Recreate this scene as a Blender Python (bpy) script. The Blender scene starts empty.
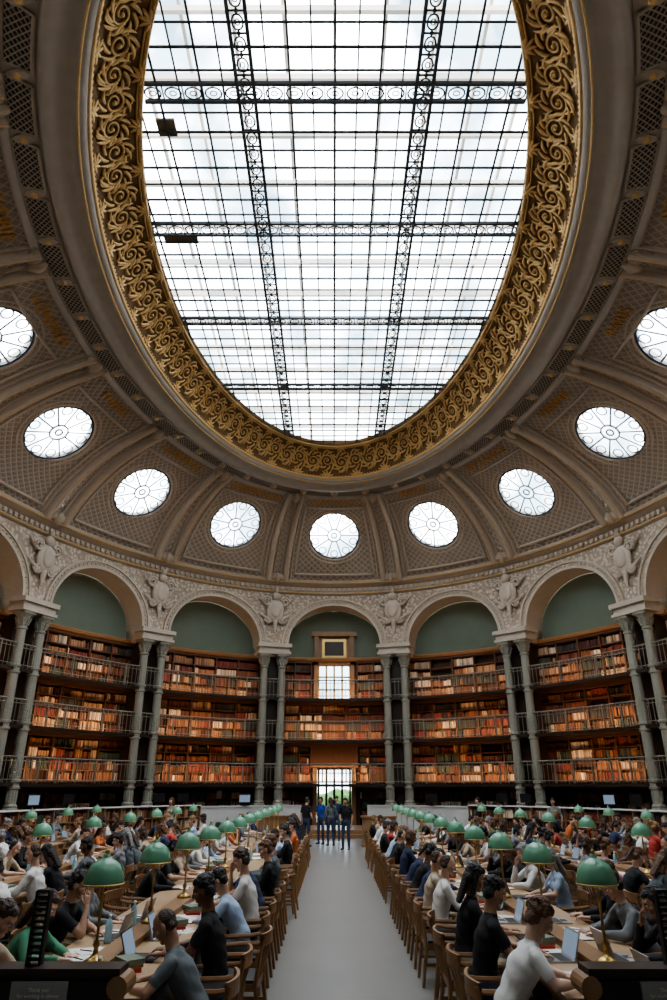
import bpy, bmesh, math, random
import numpy as np
from mathutils import Vector, Matrix
random.seed(7); rng=np.random.default_rng(7)
SC=bpy.context.scene
# ------------------------------------------------------------------ helpers
class MB:
    def __init__(s): s.v=[];s.f=[];s.m=[];s.uv=[];s.n=0
    def add(s,v,f,mat=0,uv=None):
        v=np.asarray(v,float).reshape(-1,3)
        if uv is None: uv=np.zeros((len(v),2))
        s.v.append(v); s.uv.append(np.asarray(uv,float).reshape(-1,2))
        n=s.n
        if isinstance(f,np.ndarray): s.f.extend((f+n).tolist()); k=len(f)
        else:
            s.f.extend([[i+n for i in q] for q in f]); k=len(f)
        if isinstance(mat,(list,np.ndarray)): s.m.extend(list(mat))
        else: s.m.extend([mat]*k)
        s.n+=len(v)
    def mesh(s,name,mats,smooth=False):
        me=bpy.data.meshes.new(name)
        V=np.concatenate(s.v) if s.v else np.zeros((0,3))
        me.from_pydata(V.tolist(),[],s.f)
        for m in mats: me.materials.append(m)
        me.polygons.foreach_set('material_index',np.array(s.m,dtype=np.int32))
        if smooth: me.polygons.foreach_set('use_smooth',np.ones(len(s.f),dtype=bool))
        uvl=me.uv_layers.new(name='UVMap')
        li=np.zeros(len(me.loops),dtype=np.int32); me.loops.foreach_get('vertex_index',li)
        U=np.concatenate(s.uv)
        uvl.data.foreach_set('uv',U[li].ravel())
        me.update()
        return me
    def obj(s,name,mats,smooth=False):
        o=bpy.data.objects.new(name,s.mesh(name,mats,smooth)); SC.collection.objects.link(o); return o
BOXF=np.array([[0,1,3,2],[4,6,7,5],[0,4,5,1],[2,3,7,6],[0,2,6,4],[1,5,7,3]])
def box(mb,x0,x1,y0,y1,z0,z1,mat=0,R=None):
    v=np.array([[x,y,z] for x in (x0,x1) for y in (y0,y1) for z in (z0,z1)],float)
    if R is not None:
        R=np.array(R); v=v@R[:3,:3].T+R[:3,3]
    mb.add(v,BOXF,mat)
def grid(mb,P,mat=0,uv=None,closed_u=False):
    n,m=P.shape[:2]
    idx=np.arange(n*m).reshape(n,m)
    if closed_u: idx=np.concatenate([idx,idx[:1]],0)
    f=np.stack([idx[:-1,:-1],idx[1:,:-1],idx[1:,1:],idx[:-1,1:]],-1).reshape(-1,4)
    mb.add(P.reshape(-1,3),f,mat,uv)
def lathe(mb,prof,mat=0,n=16,c=(0,0,0)):
    a=np.linspace(0,2*np.pi,n,endpoint=False)
    pr=np.array(prof,float)
    P=np.zeros((n,len(pr),3))
    P[:,:,0]=np.cos(a)[:,None]*pr[:,0]+c[0];P[:,:,1]=np.sin(a)[:,None]*pr[:,0]+c[1];P[:,:,2]=pr[:,1]+c[2]
    grid(mb,P,mat,closed_u=True)
def unit(v): v=np.asarray(v,float); return v/(np.linalg.norm(v)+1e-12)
def tube(mb,pts,r,mat=0,n=6,closed=False,up=None,flat=None):
    pts=np.asarray(pts,float); N=len(pts)
    r=np.full(N,r,float) if np.isscalar(r) else np.asarray(r,float)
    if closed: T=np.roll(pts,-1,0)-np.roll(pts,1,0)
    else: T=np.gradient(pts,axis=0)
    T/=np.linalg.norm(T,axis=1)[:,None]+1e-12
    if up is None: up=np.array([0,0,1.]) if abs(T[:,2]).mean()<.9 else np.array([1.,0,0])
    up=np.asarray(up,float)
    if up.ndim==1: up=np.repeat(up[None],N,0)
    A=np.cross(T,up); A/=np.linalg.norm(A,axis=1)[:,None]+1e-12
    Bn=np.cross(A,T)
    a=np.linspace(0,2*np.pi,n,endpoint=False)
    fl=1 if flat is None else flat
    P=pts[:,None]+r[:,None,None]*(np.cos(a)[None,:,None]*A[:,None]+fl*np.sin(a)[None,:,None]*Bn[:,None])
    idx=np.arange(N*n).reshape(N,n); idx=np.concatenate([idx,idx[:,:1]],1)
    if closed: idx=np.concatenate([idx,idx[:1]],0)
    f=np.stack([idx[:-1,:-1],idx[:-1,1:],idx[1:,1:],idx[1:,:-1]],-1).reshape(-1,4).tolist()
    if not closed: f+= [list(range(n))[::-1], list(range((N-1)*n,N*n))]
    mb.add(P.reshape(-1,3),f,mat)
def cap(mb,p0,p1,r0,r1,xd=None,mat=0,n=14,k=4):
    p0=np.array(p0,float);p1=np.array(p1,float)
    r0=(r0,r0) if np.isscalar(r0) else r0; r1=(r1,r1) if np.isscalar(r1) else r1
    ax=p1-p0
    if np.linalg.norm(ax)<1e-6: ax=np.array([0,0,1.])
    ax=unit(ax)
    if xd is None: xd=(1,0,0) if abs(ax[0])<.8 else (0,1,0)
    e1=unit(np.array(xd,float)-ax*np.dot(xd,ax)); e2=np.cross(ax,e1)
    rings=[]
    for i in range(k+1):
        la=-math.pi/2+ (math.pi/2)*i/k
        if i==0: la+=.08
        rings.append((p0+ax*math.sin(la)*min(r0),r0[0]*math.cos(la),r0[1]*math.cos(la)))
    for i in range(k+1):
        la=(math.pi/2)*i/k
        if i==k: la-=.08
        rings.append((p1+ax*math.sin(la)*min(r1),r1[0]*math.cos(la),r1[1]*math.cos(la)))
    a=np.linspace(0,2*np.pi,n,endpoint=False)
    P=np.array([c+rx*np.cos(a)[:,None]*e1+ry*np.sin(a)[:,None]*e2 for c,rx,ry in rings])
    m=len(rings)
    idx=np.arange(m*n).reshape(m,n); idx=np.concatenate([idx,idx[:,:1]],1)
    f=np.stack([idx[:-1,:-1],idx[:-1,1:],idx[1:,1:],idx[1:,:-1]],-1).reshape(-1,4).tolist()
    f+=[list(range(n))[::-1],list(range((m-1)*n,m*n))]
    mb.add(P.reshape(-1,3),f,mat)
def ell(mb,c,r,mat=0,n=14,m=9,R=None):
    a=np.linspace(0,2*np.pi,n,endpoint=False); la=np.linspace(-math.pi/2+.06,math.pi/2-.06,m)
    P=np.zeros((m,n,3))
    P[...,0]=r[0]*np.cos(la)[:,None]*np.cos(a);P[...,1]=r[1]*np.cos(la)[:,None]*np.sin(a);P[...,2]=r[2]*np.sin(la)[:,None]
    if R is not None: P=P@np.array(R)[:3,:3].T
    P+=np.array(c)
    idx=np.arange(m*n).reshape(m,n); idx=np.concatenate([idx,idx[:,:1]],1)
    f=np.stack([idx[:-1,:-1],idx[:-1,1:],idx[1:,1:],idx[1:,:-1]],-1).reshape(-1,4).tolist()
    f+=[list(range(n))[::-1],list(range((m-1)*n,m*n))]
    mb.add(P.reshape(-1,3),f,mat)
# ------------------------------------------------------------------ materials
def newmat(name):
    m=bpy.data.materials.new(name); m.use_nodes=True
    nt=m.node_tree; b=nt.nodes['Principled BSDF']; return m,nt,b
def mat(name,col,rough=.5,metal=0,noise=0,nscale=5,bump=0,bscale=30,spec=None,col2=None,emit=None):
    m,nt,b=newmat(name)
    b.inputs['Base Color'].default_value=(*col,1); b.inputs['Roughness'].default_value=rough; b.inputs['Metallic'].default_value=metal
    if spec is not None: b.inputs['Specular IOR Level'].default_value=spec
    if noise or col2:
        tc=nt.nodes.new('ShaderNodeTexCoord'); n=nt.nodes.new('ShaderNodeTexNoise'); n.inputs['Scale'].default_value=nscale; n.inputs['Detail'].default_value=4
        nt.links.new(tc.outputs['Object'],n.inputs['Vector'])
        mx=nt.nodes.new('ShaderNodeMix'); mx.data_type='RGBA'
        c2=col2 if col2 else tuple(max(0,c*(1-noise)) for c in col)
        mx.inputs[6].default_value=(*col,1); mx.inputs[7].default_value=(*c2,1)
        nt.links.new(n.outputs['Fac'],mx.inputs[0]); nt.links.new(mx.outputs[2],b.inputs['Base Color'])
    if bump:
        tc=nt.nodes.new('ShaderNodeTexCoord'); n=nt.nodes.new('ShaderNodeTexNoise'); n.inputs['Scale'].default_value=bscale
        nt.links.new(tc.outputs['Object'],n.inputs['Vector'])
        bp=nt.nodes.new('ShaderNodeBump'); bp.inputs['Strength'].default_value=bump; bp.inputs['Distance'].default_value=.05
        nt.links.new(n.outputs['Fac'],bp.inputs['Height']); nt.links.new(bp.outputs['Normal'],b.inputs['Normal'])
    if emit:
        b.inputs['Emission Color'].default_value=(*emit[0],1); b.inputs['Emission Strength'].default_value=emit[1]
    return m
def uvpattern(name,c1,c2,sx,sy,kind='lattice',thr=.5,rough=.6,bump=.4,rot=45):
    m,nt,b=newmat(name); b.inputs['Roughness'].default_value=rough
    uv=nt.nodes.new('ShaderNodeUVMap'); mp=nt.nodes.new('ShaderNodeMapping'); nt.links.new(uv.outputs[0],mp.inputs[0])
    mp.inputs['Scale'].default_value=(sx,sy,1); mp.inputs['Rotation'].default_value=(0,0,math.radians(rot))
    if kind=='lattice':
        sp=nt.nodes.new('ShaderNodeSeparateXYZ'); nt.links.new(mp.outputs[0],sp.inputs[0])
        outs=[]
        for a in (0,1):
            s=nt.nodes.new('ShaderNodeMath'); s.operation='SINE'; k=nt.nodes.new('ShaderNodeMath'); k.operation='MULTIPLY'; k.inputs[1].default_value=2*math.pi
            nt.links.new(sp.outputs[a],k.inputs[0]); nt.links.new(k.outputs[0],s.inputs[0])
            ab=nt.nodes.new('ShaderNodeMath'); ab.operation='ABSOLUTE'; nt.links.new(s.outputs[0],ab.inputs[0]); outs.append(ab)
        mn=nt.nodes.new('ShaderNodeMath'); mn.operation='MINIMUM'; nt.links.new(outs[0].outputs[0],mn.inputs[0]); nt.links.new(outs[1].outputs[0],mn.inputs[1])
        fac=mn.outputs[0]
    else:
        v=nt.nodes.new('ShaderNodeTexVoronoi'); v.inputs['Scale'].default_value=1; nt.links.new(mp.outputs[0],v.inputs['Vector']); fac=v.outputs['Distance']
    cr=nt.nodes.new('ShaderNodeValToRGB'); cr.color_ramp.elements[0].position=thr-.12; cr.color_ramp.elements[1].position=thr+.12
    cr.color_ramp.elements[0].color=(*c1,1); cr.color_ramp.elements[1].color=(*c2,1)
    nt.links.new(fac,cr.inputs[0]); nt.links.new(cr.outputs[0],b.inputs['Base Color'])
    bp=nt.nodes.new('ShaderNodeBump'); bp.inputs['Strength'].default_value=bump; bp.inputs['Distance'].default_value=.05; bp.invert=True
    nt.links.new(fac,bp.inputs['Height']); nt.links.new(bp.outputs['Normal'],b.inputs['Normal'])
    return m
M_stone=mat('stone_beige',(.55,.45,.34),.7,noise=.25,nscale=3,bump=.5,bscale=6)
M_stoneL=mat('stone_light',(.60,.51,.41),.65,noise=.22,nscale=4,bump=.3,bscale=12)
M_spand=uvpattern('carved_spandrel',(.64,.54,.43),(.42,.34,.26),6,6,'voronoi',.45,.7,.9,20)
M_rib=mat('cove_rib',(.60,.51,.41),.6,noise=.25,nscale=5,bump=.3,bscale=15)
M_panel=uvpattern('cove_lattice',(.50,.43,.345),(.35,.29,.23),2.2,2.2,'lattice',.35,.7,.6)
M_grill=uvpattern('grille_lattice',(.48,.42,.34),(.05,.045,.04),4.0,4.0,'lattice',.42,.7,.6)
M_gold=mat('gilding',(.92,.62,.27),.42,.4,noise=.25,nscale=9,bump=.3,bscale=25)
M_goldbase=mat('gilding_ground',(.32,.19,.08),.6,.2,noise=.5,nscale=6)
M_mould=mat('ring_moulding',(.55,.49,.415),.5,noise=.25,nscale=3)
M_iron=mat('painted_iron',(.10,.12,.14),.5,.2)
M_column=mat('column_iron',(.37,.35,.28),.5,.1,noise=.3,nscale=12,bump=.6,bscale=18)
M_green=mat('lunette_green',(.20,.24,.18),.8,noise=.2,nscale=1.5)
M_wood=mat('shelf_wood',(.12,.058,.03),.5,noise=.4,nscale=8)
M_woodL=mat('oak_wood',(.34,.19,.09),.38,noise=.3,nscale=6)
M_woodD=mat('dark_wood',(.045,.028,.02),.35,noise=.4,nscale=6)
M_chair=mat('chair_wood',(.34,.18,.08),.4,noise=.3,nscale=10)
M_leather=mat('black_leather',(.02,.018,.017),.45)
M_table=mat('table_top',(.50,.34,.20),.32,noise=.25,nscale=4)
M_floor=mat('floor_stone',(.225,.215,.195),.36,noise=.2,nscale=.8)
M_black=mat('matte_black',(.012,.012,.013),.45)
M_plaque=mat('plaque_grey',(.30,.30,.29),.5)
M_white=mat('white_paint',(.75,.74,.7),.5)
M_grey=mat('grey_panel',(.58,.57,.55),.55)
M_paper=mat('paper',(.75,.72,.66),.8)
M_lampg=mat('lamp_green',(.16,.38,.24),.22,0,noise=.2,nscale=3)
M_lampw=mat('lamp_inner',(.7,.75,.6),.5)
M_brass=mat('brass',(.55,.38,.14),.3,.9)
M_alu=mat('aluminium',(.45,.46,.47),.35,.7)
M_screen=mat('laptop_screen',(.05,.08,.12),.2,emit=((.55,.7,.9),.1))
M_bottle=mat('bottle_plastic',(.35,.55,.65),.15)
M_red=mat('red_cloth',(.5,.05,.04),.7)
M_hedge=mat('hedge',(.12,.26,.06),.9,noise=.6,nscale=3)
def bookmat():
    m,nt,b=newmat('book_spines'); b.inputs['Roughness'].default_value=.6
    uv=nt.nodes.new('ShaderNodeUVMap'); sp=nt.nodes.new('ShaderNodeSeparateXYZ'); nt.links.new(uv.outputs[0],sp.inputs[0])
    cr=nt.nodes.new('ShaderNodeValToRGB'); cr.color_ramp.interpolation='CONSTANT'
    cols=[(.15,.055,.03),(.26,.12,.06),(.38,.23,.13),(.08,.03,.02),(.20,.045,.035),(.46,.34,.23),(.045,.045,.04),(.22,.09,.04),(.58,.50,.39),(.12,.04,.025),(.28,.15,.075),(.05,.07,.05)]
    e=cr.color_ramp.elements
    e[0].color=(*cols[0],1); e[1].position=1/len(cols); e[1].color=(*cols[1],1)
    for i in range(2,len(cols)):
        x=e.new(i/len(cols)); x.color=(*cols[i],1)
    nt.links.new(sp.outputs[0],cr.inputs[0])
    hs=nt.nodes.new('ShaderNodeHueSaturation'); nt.links.new(cr.outputs[0],hs.inputs['Color'])
    mr=nt.nodes.new('ShaderNodeMapRange'); mr.inputs[3].default_value=.55; mr.inputs[4].default_value=1.5; nt.links.new(sp.outputs[1],mr.inputs[0]); nt.links.new(mr.outputs[0],hs.inputs['Value'])
    nt.links.new(hs.outputs[0],b.inputs['Base Color']); return m
M_book=bookmat()
def glassmat():
    m=bpy.data.materials.new('skylight_glass'); m.use_nodes=True; nt=m.node_tree
    nt.nodes.clear(); o=nt.nodes.new('ShaderNodeOutputMaterial'); t=nt.nodes.new('ShaderNodeBsdfTransparent'); g=nt.nodes.new('ShaderNodeBsdfGlossy'); mx=nt.nodes.new('ShaderNodeMixShader')
    g.inputs['Roughness'].default_value=.1; mx.inputs[0].default_value=.05
    geo=nt.nodes.new('ShaderNodeNewGeometry'); cr=nt.nodes.new('ShaderNodeValToRGB'); cr.color_ramp.elements[0].color=(.50,.56,.60,1); cr.color_ramp.elements[1].color=(.95,.97,1,1); cr.color_ramp.elements[1].position=.6
    nt.links.new(geo.outputs['Random Per Island'],cr.inputs[0]); nt.links.new(cr.outputs[0],t.inputs[0])
    nt.links.new(t.outputs[0],mx.inputs[1]); nt.links.new(g.outputs[0],mx.inputs[2]); nt.links.new(mx.outputs[0],o.inputs[0]); return m
M_glass=glassmat()
# ------------------------------------------------------------------ room mapping
A,B,CY=19.9,14.8,17.9
ph=np.linspace(-math.pi,math.pi,8001)
ds=np.sqrt((B*np.cos(ph))**2+(A*np.sin(ph))**2)
sl=np.concatenate([[0],np.cumsum((ds[1:]+ds[:-1])/2*np.diff(ph))]); sl-=sl[4000]
PER=sl[-1]-sl[0]; NB=16; BAY=PER/NB
def phi_of(s):
    s=np.asarray(s,float); s=(s+PER/2)%PER-PER/2
    return np.interp(s,sl,ph)
def P(s,off,z):
    p=phi_of(s); s_,c_=np.sin(p),np.cos(p)
    nx,ny=s_/B,c_/A; L=np.hypot(nx,ny); nx,ny=nx/L,ny/L
    off=np.asarray(off,float)
    x=B*s_-nx*off; y=CY+A*c_-ny*off
    return np.stack(np.broadcast_arrays(x,y,np.asarray(z,float)),-1)
def wmat(s,off,z):
    p=float(phi_of(s)); n=unit((-math.sin(p)/B,-math.cos(p)/A,0))
    o=P(s,off,z)
    M=np.eye(4); M[:3,0]=np.cross(n,(0,0,1)); M[:3,1]=n; M[:3,2]=(0,0,1); M[:3,3]=o; return M
def wbox(mb,s0,s1,o0,o1,z0,z1,mat=0,uv=None):
    s0,s1,o0,o1,z0,z1=[np.atleast_1d(np.asarray(a,float)) for a in np.broadcast_arrays(s0,s1,o0,o1,z0,z1)]
    n=len(s0); V=np.zeros((n,8,3)); i=0
    for s in (s0,s1):
        for o in (o0,o1):
            for z in (z0,z1): V[:,i]=P(s,o,z); i+=1
    F=(BOXF[None]+8*np.arange(n)[:,None,None]).reshape(-1,4)
    mb.add(V.reshape(-1,3),F,mat,None if uv is None else np.repeat(uv,8,0))
def wbar(mb,s0,s1,o0,o1,z0,z1,mat=0,step=.6):
    n=max(1,int(math.ceil((s1-s0)/step))); e=np.linspace(s0,s1,n+1)
    wbox(mb,e[:-1],e[1:],o0,o1,z0,z1,mat)
def sweep(mb,prof,mat=0,n=192,uvs=1):
    ss=np.linspace(-PER/2,PER/2,n,endpoint=False); pr=np.array(prof,float)
    G=P(ss[:,None],pr[None,:,0],pr[None,:,1]); grid(mb,G,mat,closed_u=True)
def part(mb,s0,s1,off,z0,z1,mat,n=2):
    ss=np.linspace(s0,s1,n); grid(mb,P(ss[:,None],off,np.array([[z0,z1]])*np.ones((n,1))),mat)
# ------------------------------------------------------------------ floor
mb=MB(); ss=np.linspace(-PER/2,PER/2,128,endpoint=False); ring=P(ss,-2.5,0.)
mb.add(np.concatenate([ring,ring-np.array([0,0,.3])]),[list(range(128))[::-1],list(range(128,256))]); mb.obj('floor',[M_floor])
mb=MB(); box(mb,-20,20,41,60,-.2,-.02,0); mb.obj('courtyard_ground',[mat('gravel',(.55,.5,.42),.9,noise=.2,nscale=3)])
mb=MB()
for i in range(60):
    a=rng.uniform(-7,7); ell(mb,(a,48+rng.uniform(-.8,.8),rng.uniform(.3,1.6)),(rng.uniform(.5,.9),.6,rng.uniform(.4,.7)),0,8,6)
mb.obj('garden_hedge',[M_hedge])
# ------------------------------------------------------------------ arcade wall (arches)
SPR,APX,HW=9.4,2.35,2.6
ZT=13.15
mb=MB()
for k in range(NB):
    c=k*BAY
    xs=np.concatenate([np.linspace(-BAY/2,-HW,5),HW*np.sin(np.linspace(-math.pi/2,math.pi/2,33))[1:-1],np.linspace(HW,BAY/2,5)])
    zl=np.where(np.abs(xs)<HW,SPR+APX*np.sqrt(np.clip(1-(xs/HW)**2,0,1)),SPR)
    tt=np.linspace(0,1,5)
    zz=zl[:,None]+(ZT-zl[:,None])*tt
    G=P(c+xs[:,None],0.,zz)
    uv=np.stack([np.broadcast_to(c+xs[:,None],zz.shape),zz],-1)
    grid(mb,G,0,uv)
    a=np.linspace(0,math.pi,33); xs=-HW*np.cos(a); z=SPR+APX*np.sin(a)
    offs=np.array([0,-.4,-.8,-1.3]); G=P(c+xs[:,None],offs[None],z[:,None]*np.ones(4)); grid(mb,G,1)
    wbar(mb,c+HW,c+BAY-HW,-1.3,-.02,8.8,SPR,1)
arc=mb.obj('wall_arcade',[M_spand,M_stoneL],True)
mb=MB()
for k in range(NB):
    c=k*BAY
    a=np.linspace(0,math.pi,37)
    for r0,r1,h,m in ((2.6,2.72,.10,1),(2.72,2.92,.05,0),(2.92,3.0,.12,1)):
        pts=[]
        for rr,hh in ((r0,0),(r0,h),(r1,h),(r1,0)):
            pts.append(P(c-(rr)*np.cos(a),hh,SPR+(rr-.25)*np.sin(a)))
        grid(mb,np.stack(pts,1),m)
    for i in range(1,36):
        al=math.pi*i/36; q=P(c-2.82*math.cos(al),.07,SPR+2.57*math.sin(al)); ell(mb,q,(.05,.05,.05),1,6,4)
mb.obj('trim_archivolts',[M_stone,M_stoneL],False)
mb=MB()
DW=.92
for (a,b,n) in ((DW,PER-DW,190),): part(mb,a,b,-1.32,0,8.8,1,n); part(mb,a,b,-1.31,8.8,12.2,0,n)
part(mb,-DW,DW,-1.32,3.15,6.6,1,3); part(mb,-DW,DW,-1.32,8.6,8.8,1,3); part(mb,-DW,DW,-1.31,8.8,12.2,0,3)
mb.obj('wall_gallery_back',[M_green,M_wood],True)
mb=MB()
for k in range(NB):
    c=(k+.5)*BAY
    wbox(mb,c-.55,c+.55,-1.3,-.35,0,8.8,0)
    wbox(mb,c-.95,c+.95,-.4,.42,8.85,8.98,1); wbox(mb,c-.88,c+.88,-.35,.34,8.98,9.22,1); wbox(mb,c-.98,c+.98,-.4,.46,9.22,9.42,1)
mb.obj('wall_piers',[M_woodD,M_stoneL])
mb=MB()
sweep(mb,[(0,12.35),(.10,12.4),(.10,12.5),(.04,12.55),(.04,12.8),(.16,12.86),(.3,12.95),(.36,13.05),(.36,13.16),(.1,13.2)],0,256)
nd=360; cs=np.linspace(-PER/2,PER/2,nd,endpoint=False); wbox(mb,cs-.07,cs+.07,.03,.16,12.58,12.76,1)
for z,o_ in ((12.45,.13),(13.0,.36)): tube(mb,P(np.linspace(-PER/2,PER/2,256,endpoint=False),o_,z),.03,2,5,True)
mb.obj('trim_cornice',[M_stone,M_stoneL,M_gold],False)
# ------------------------------------------------------------------ columns
mb=MB()
box(mb,-.3,.3,-.3,.3,0,1.15,0); box(mb,-.34,.34,-.34,.34,1.15,1.25,0); box(mb,-.34,.34,-.34,.34,0,.18,0)
prof=[(.30,1.25),(.31,1.33),(.26,1.38),(.27,1.45),(.21,1.52)]
for zz in (2.1,2.35,4.25,4.5,6.4,6.65):
    prof+= [(.20,zz-.06),(.25,zz-.04),(.25,zz+.04),(.2,zz+.06)]
prof+=[(.19,8.1),(.23,8.13),(.23,8.19),(.19,8.22),(.21,8.4),(.27,8.6),(.36,8.74),(.36,8.85)]
lathe(mb,prof,0,18)
for i in range(8):
    a=i*math.pi/4
    cap(mb,(.2*math.cos(a),.2*math.sin(a),8.3),(.31*math.cos(a),.31*math.sin(a),8.58),.05,.03,n=6,k=2)
for i in range(12):
    a=i*math.pi/6
    for z0,z1 in ((1.6,2.0),(2.5,3.1),(4.65,5.2)): tube(mb,[(.2*math.cos(a),.2*math.sin(a),z0),(.2*math.cos(a),.2*math.sin(a),z1)],.025,0,4)
box(mb,-.33,.33,-.33,.33,8.74,8.86,0)
cme=mb.mesh('iron_column',[M_column],False)
for k in range(NB):
    for d in (-.5,.5):
        o=bpy.data.objects.new('gallery_column',cme); o.matrix_world=Matrix(wmat((k+.5)*BAY+d,.05,0).tolist()); SC.collection.objects.link(o)
# ------------------------------------------------------------------ cartouches
mb=MB()
ell(mb,(0,.1,0),(.42,.16,.55)); ell(mb,(0,.2,.02),(.27,.12,.38))
for sx in (-1,1):
    th=np.linspace(0,3.6*math.pi,40); r=.24*(1-th/th[-1]*.8)
    tube(mb,np.stack([sx*(.42+r*np.cos(th)),.12+0*th,.42+r*np.sin(th)],1),.055,0,6)
    tube(mb,np.stack([sx*(.30+.8*r*np.cos(th)),.12+0*th,-.42-.8*r*np.sin(th)],1),.045,0,6)
    cap(mb,(sx*.3,.1,-.45),(sx*.75,.06,-.15),.08,.03); cap(mb,(sx*.5,.1,.3),(sx*.85,.06,.65),.07,.02)
ell(mb,(0,.14,.68),(.2,.16,.2)); cap(mb,(0,.1,-.5),(0,.1,-1.0),.12,.04); ell(mb,(0,.2,.95),(.1,.1,.14))
kme=mb.mesh('cartouche',[M_stoneL],True)
for k in range(NB):
    o=bpy.data.objects.new('carved_cartouche',kme); o.matrix_world=Matrix(wmat((k+.5)*BAY,.05,11.3).tolist())@Matrix.Scale(1.2,4); SC.collection.objects.link(o)
# ------------------------------------------------------------------ galleries, bookcases, books
LV=[(.15,2.15),(2.35,4.3),(4.5,6.45),(6.65,8.75)]
VIS=[-5,-4,-3,-2,-1,0,1,2,3,4,5]
SW=2.92
mbg=MB()
for z in (2.2,4.35,6.5):
    sweep(mbg,[(-1.3,z-.06),(.18,z-.06),(.18,z+.08),(-1.3,z+.08)],0,192)
mbg.obj('gallery_floors',[M_woodD])
mbr=MB()
for z in (2.28,4.43,6.58):
    for h,r in ((.95,.035),(.80,.018),(.12,.018)):
        pts=P(np.linspace(-PER/2,PER/2,192,endpoint=False),.14,z+h); tube(mbr,pts,r,0,5,True)
    nb=520; cs=np.linspace(-PER/2,PER/2,nb,endpoint=False); wbox(mbr,cs-.011,cs+.011,.129,.151,z,z+.93,0)
    nb=112; cs=np.linspace(-PER/2,PER/2,nb,endpoint=False); wbox(mbr,cs-.025,cs+.025,.115,.165,z,z+1.0,0)
mbr.obj('gallery_railings',[mat('railing_iron',(.25,.225,.175),.5,.2)])
for k in range(-7,9):
    c=k*BAY; mb=MB(); bk=MB(); rows=[]
    for li,(z0,z1) in enumerate(LV):
        segs=[(-SW,SW)]
        if k==0 and li in (0,3): segs=[(-SW,-1.2),(1.2,SW)]
        for (a,b) in segs:
            n=max(1,round((b-a)/1.13)); e=np.linspace(a,b,n+1)
            wbox(mb,c+e-.03,c+e+.03,-1.3,-.88,z0,z1,0)
            nr=4; zz=np.linspace(z0+.02,z1-.12,nr+1)
            for q in zz: wbar(mb,c+a,c+b,-1.3,-.9,q-.02,q+.02,0,1.2)
            wbar(mb,c+a,c+b,-1.3,-.84,z1-.12,z1+.02,0,1.2)
            if k in VIS:
                for r in range(nr):
                    for j in range(n):
                        x=e[j]+.04; end=e[j+1]-.05; g=rng.random(); gh=rng.uniform(.30,.40)
                        if rng.random()<.04: continue
                        w_=rng.uniform(.035,.07)
                        while x<end-.03:
                            if rng.random()<.10: g=rng.random(); gh=rng.uniform(.27,.40); w_=rng.uniform(.03,.075)
                            w=w_*rng.uniform(.8,1.2); w=min(w,end-x)
                            if rng.random()>.03:
                                rows.append((c+x,c+x+w*.94,-1.28,-.98+rng.uniform(-.04,.03),zz[r]+.02,zz[r]+.02+gh*rng.uniform(.93,1.03),g,rng.random()))
                            x+=w
    if k==0: wbar(mb,-1.2,1.2,-1.3,-.84,3.2,4.32,0,1.2)
    mb.obj('bookcase',[M_wood])
    if k in VIS:
        T=np.array(rows)
        if k==0: T=T[~((np.abs(T[:,0])<1.25)&(T[:,4]<4.2))]
        wbox(bk,*[T[:,i] for i in range(6)],uv=T[:,6:8]); bk.obj('shelved_books',[M_book])
mb=MB(); sweep(mb,[(-1.3,8.75),(-.75,8.75),(-.7,8.85),(-.75,8.93),(-1.3,8.93)],0); mb.obj('trim_bookcase_cornice',[M_woodL])
for k in range(-6,7):
    for li,(z0,z1) in enumerate(LV):
        if li==0: continue
        L=bpy.data.lights.new('gallery_strip_light','AREA'); L.shape='RECTANGLE'; L.size=4.6; L.size_y=.06; L.color=(1,.55,.26); L.energy=18 if li<3 else 13
        o=bpy.data.objects.new('gallery_strip_light',L); SC.collection.objects.link(o)
        M=wmat(k*BAY,-.12,z0+ .25); f=np.zeros((4,4)); f[3,3]=1
        zl=M[:3,:3]@unit((0,1,-.7))
        xl=M[:3,0]; yl=np.cross(zl,xl); f[:3,0]=xl; f[:3,1]=yl; f[:3,2]=zl; f[:3,3]=M[:3,3]; o.matrix_world=Matrix(f.tolist())
# ------------------------------------------------------------------ central window and door
M0=wmat(0,-1.2,0)
mb=MB()
def lb(x0,x1,y0,y1,z0,z1,m): box(mb,x0,x1,y0,y1,z0,z1,m,M0)
lb(-1.15,-.9,-.1,.25,6.6,10.3,0); lb(.9,1.15,-.1,.25,6.6,10.3,0); lb(-1.3,1.3,-.1,.32,10.2,10.45,0); lb(-1.15,1.15,-.1,.25,8.55,8.8,0); lb(-.9,.9,-.08,.04,8.8,10.2,0)
lb(-.7,.7,.04,.09,8.95,10.05,1); lb(-.55,.55,.09,.11,9.1,9.9,2)
for x in (-.9,-.45,0,.45,.9): lb(x-.055,x+.055,-.05,.05,6.6,8.6,1)
for z in (6.6,7.2,7.9,8.55): lb(-.9,.9,-.05,.04,z-.045,z+.045,1)
lb(-.88,.88,-.02,-.01,6.6,8.55,3)
mb.obj('window_1',[M_woodL,M_brass,M_woodD,M_glass])
mb=MB()
lb(-1.15,-.92,-.15,.3,0,3.2,0); lb(.92,1.15,-.15,.3,0,3.2,0); lb(-1.3,1.3,-.15,.35,3.1,3.4,0)
for x in (-.85,-.42,0,.42,.85): lb(x-.06,x+.06,-.05,.05,0,3.1,1)
for z in (.35,1.2,2.2,3.05): lb(-.92,.92,-.05,.05,z-.06,z+.06,1)
lb(-.92,.92,-.04,.04,0,.35,1)
lb(-.9,.9,-.01,0,.35,3.1,2)
mb.obj('door_1',[M_woodL,M_woodD,M_glass])
# ------------------------------------------------------------------ skylight params
GA,GB,GY=12.35,5.97,18.5
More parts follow.
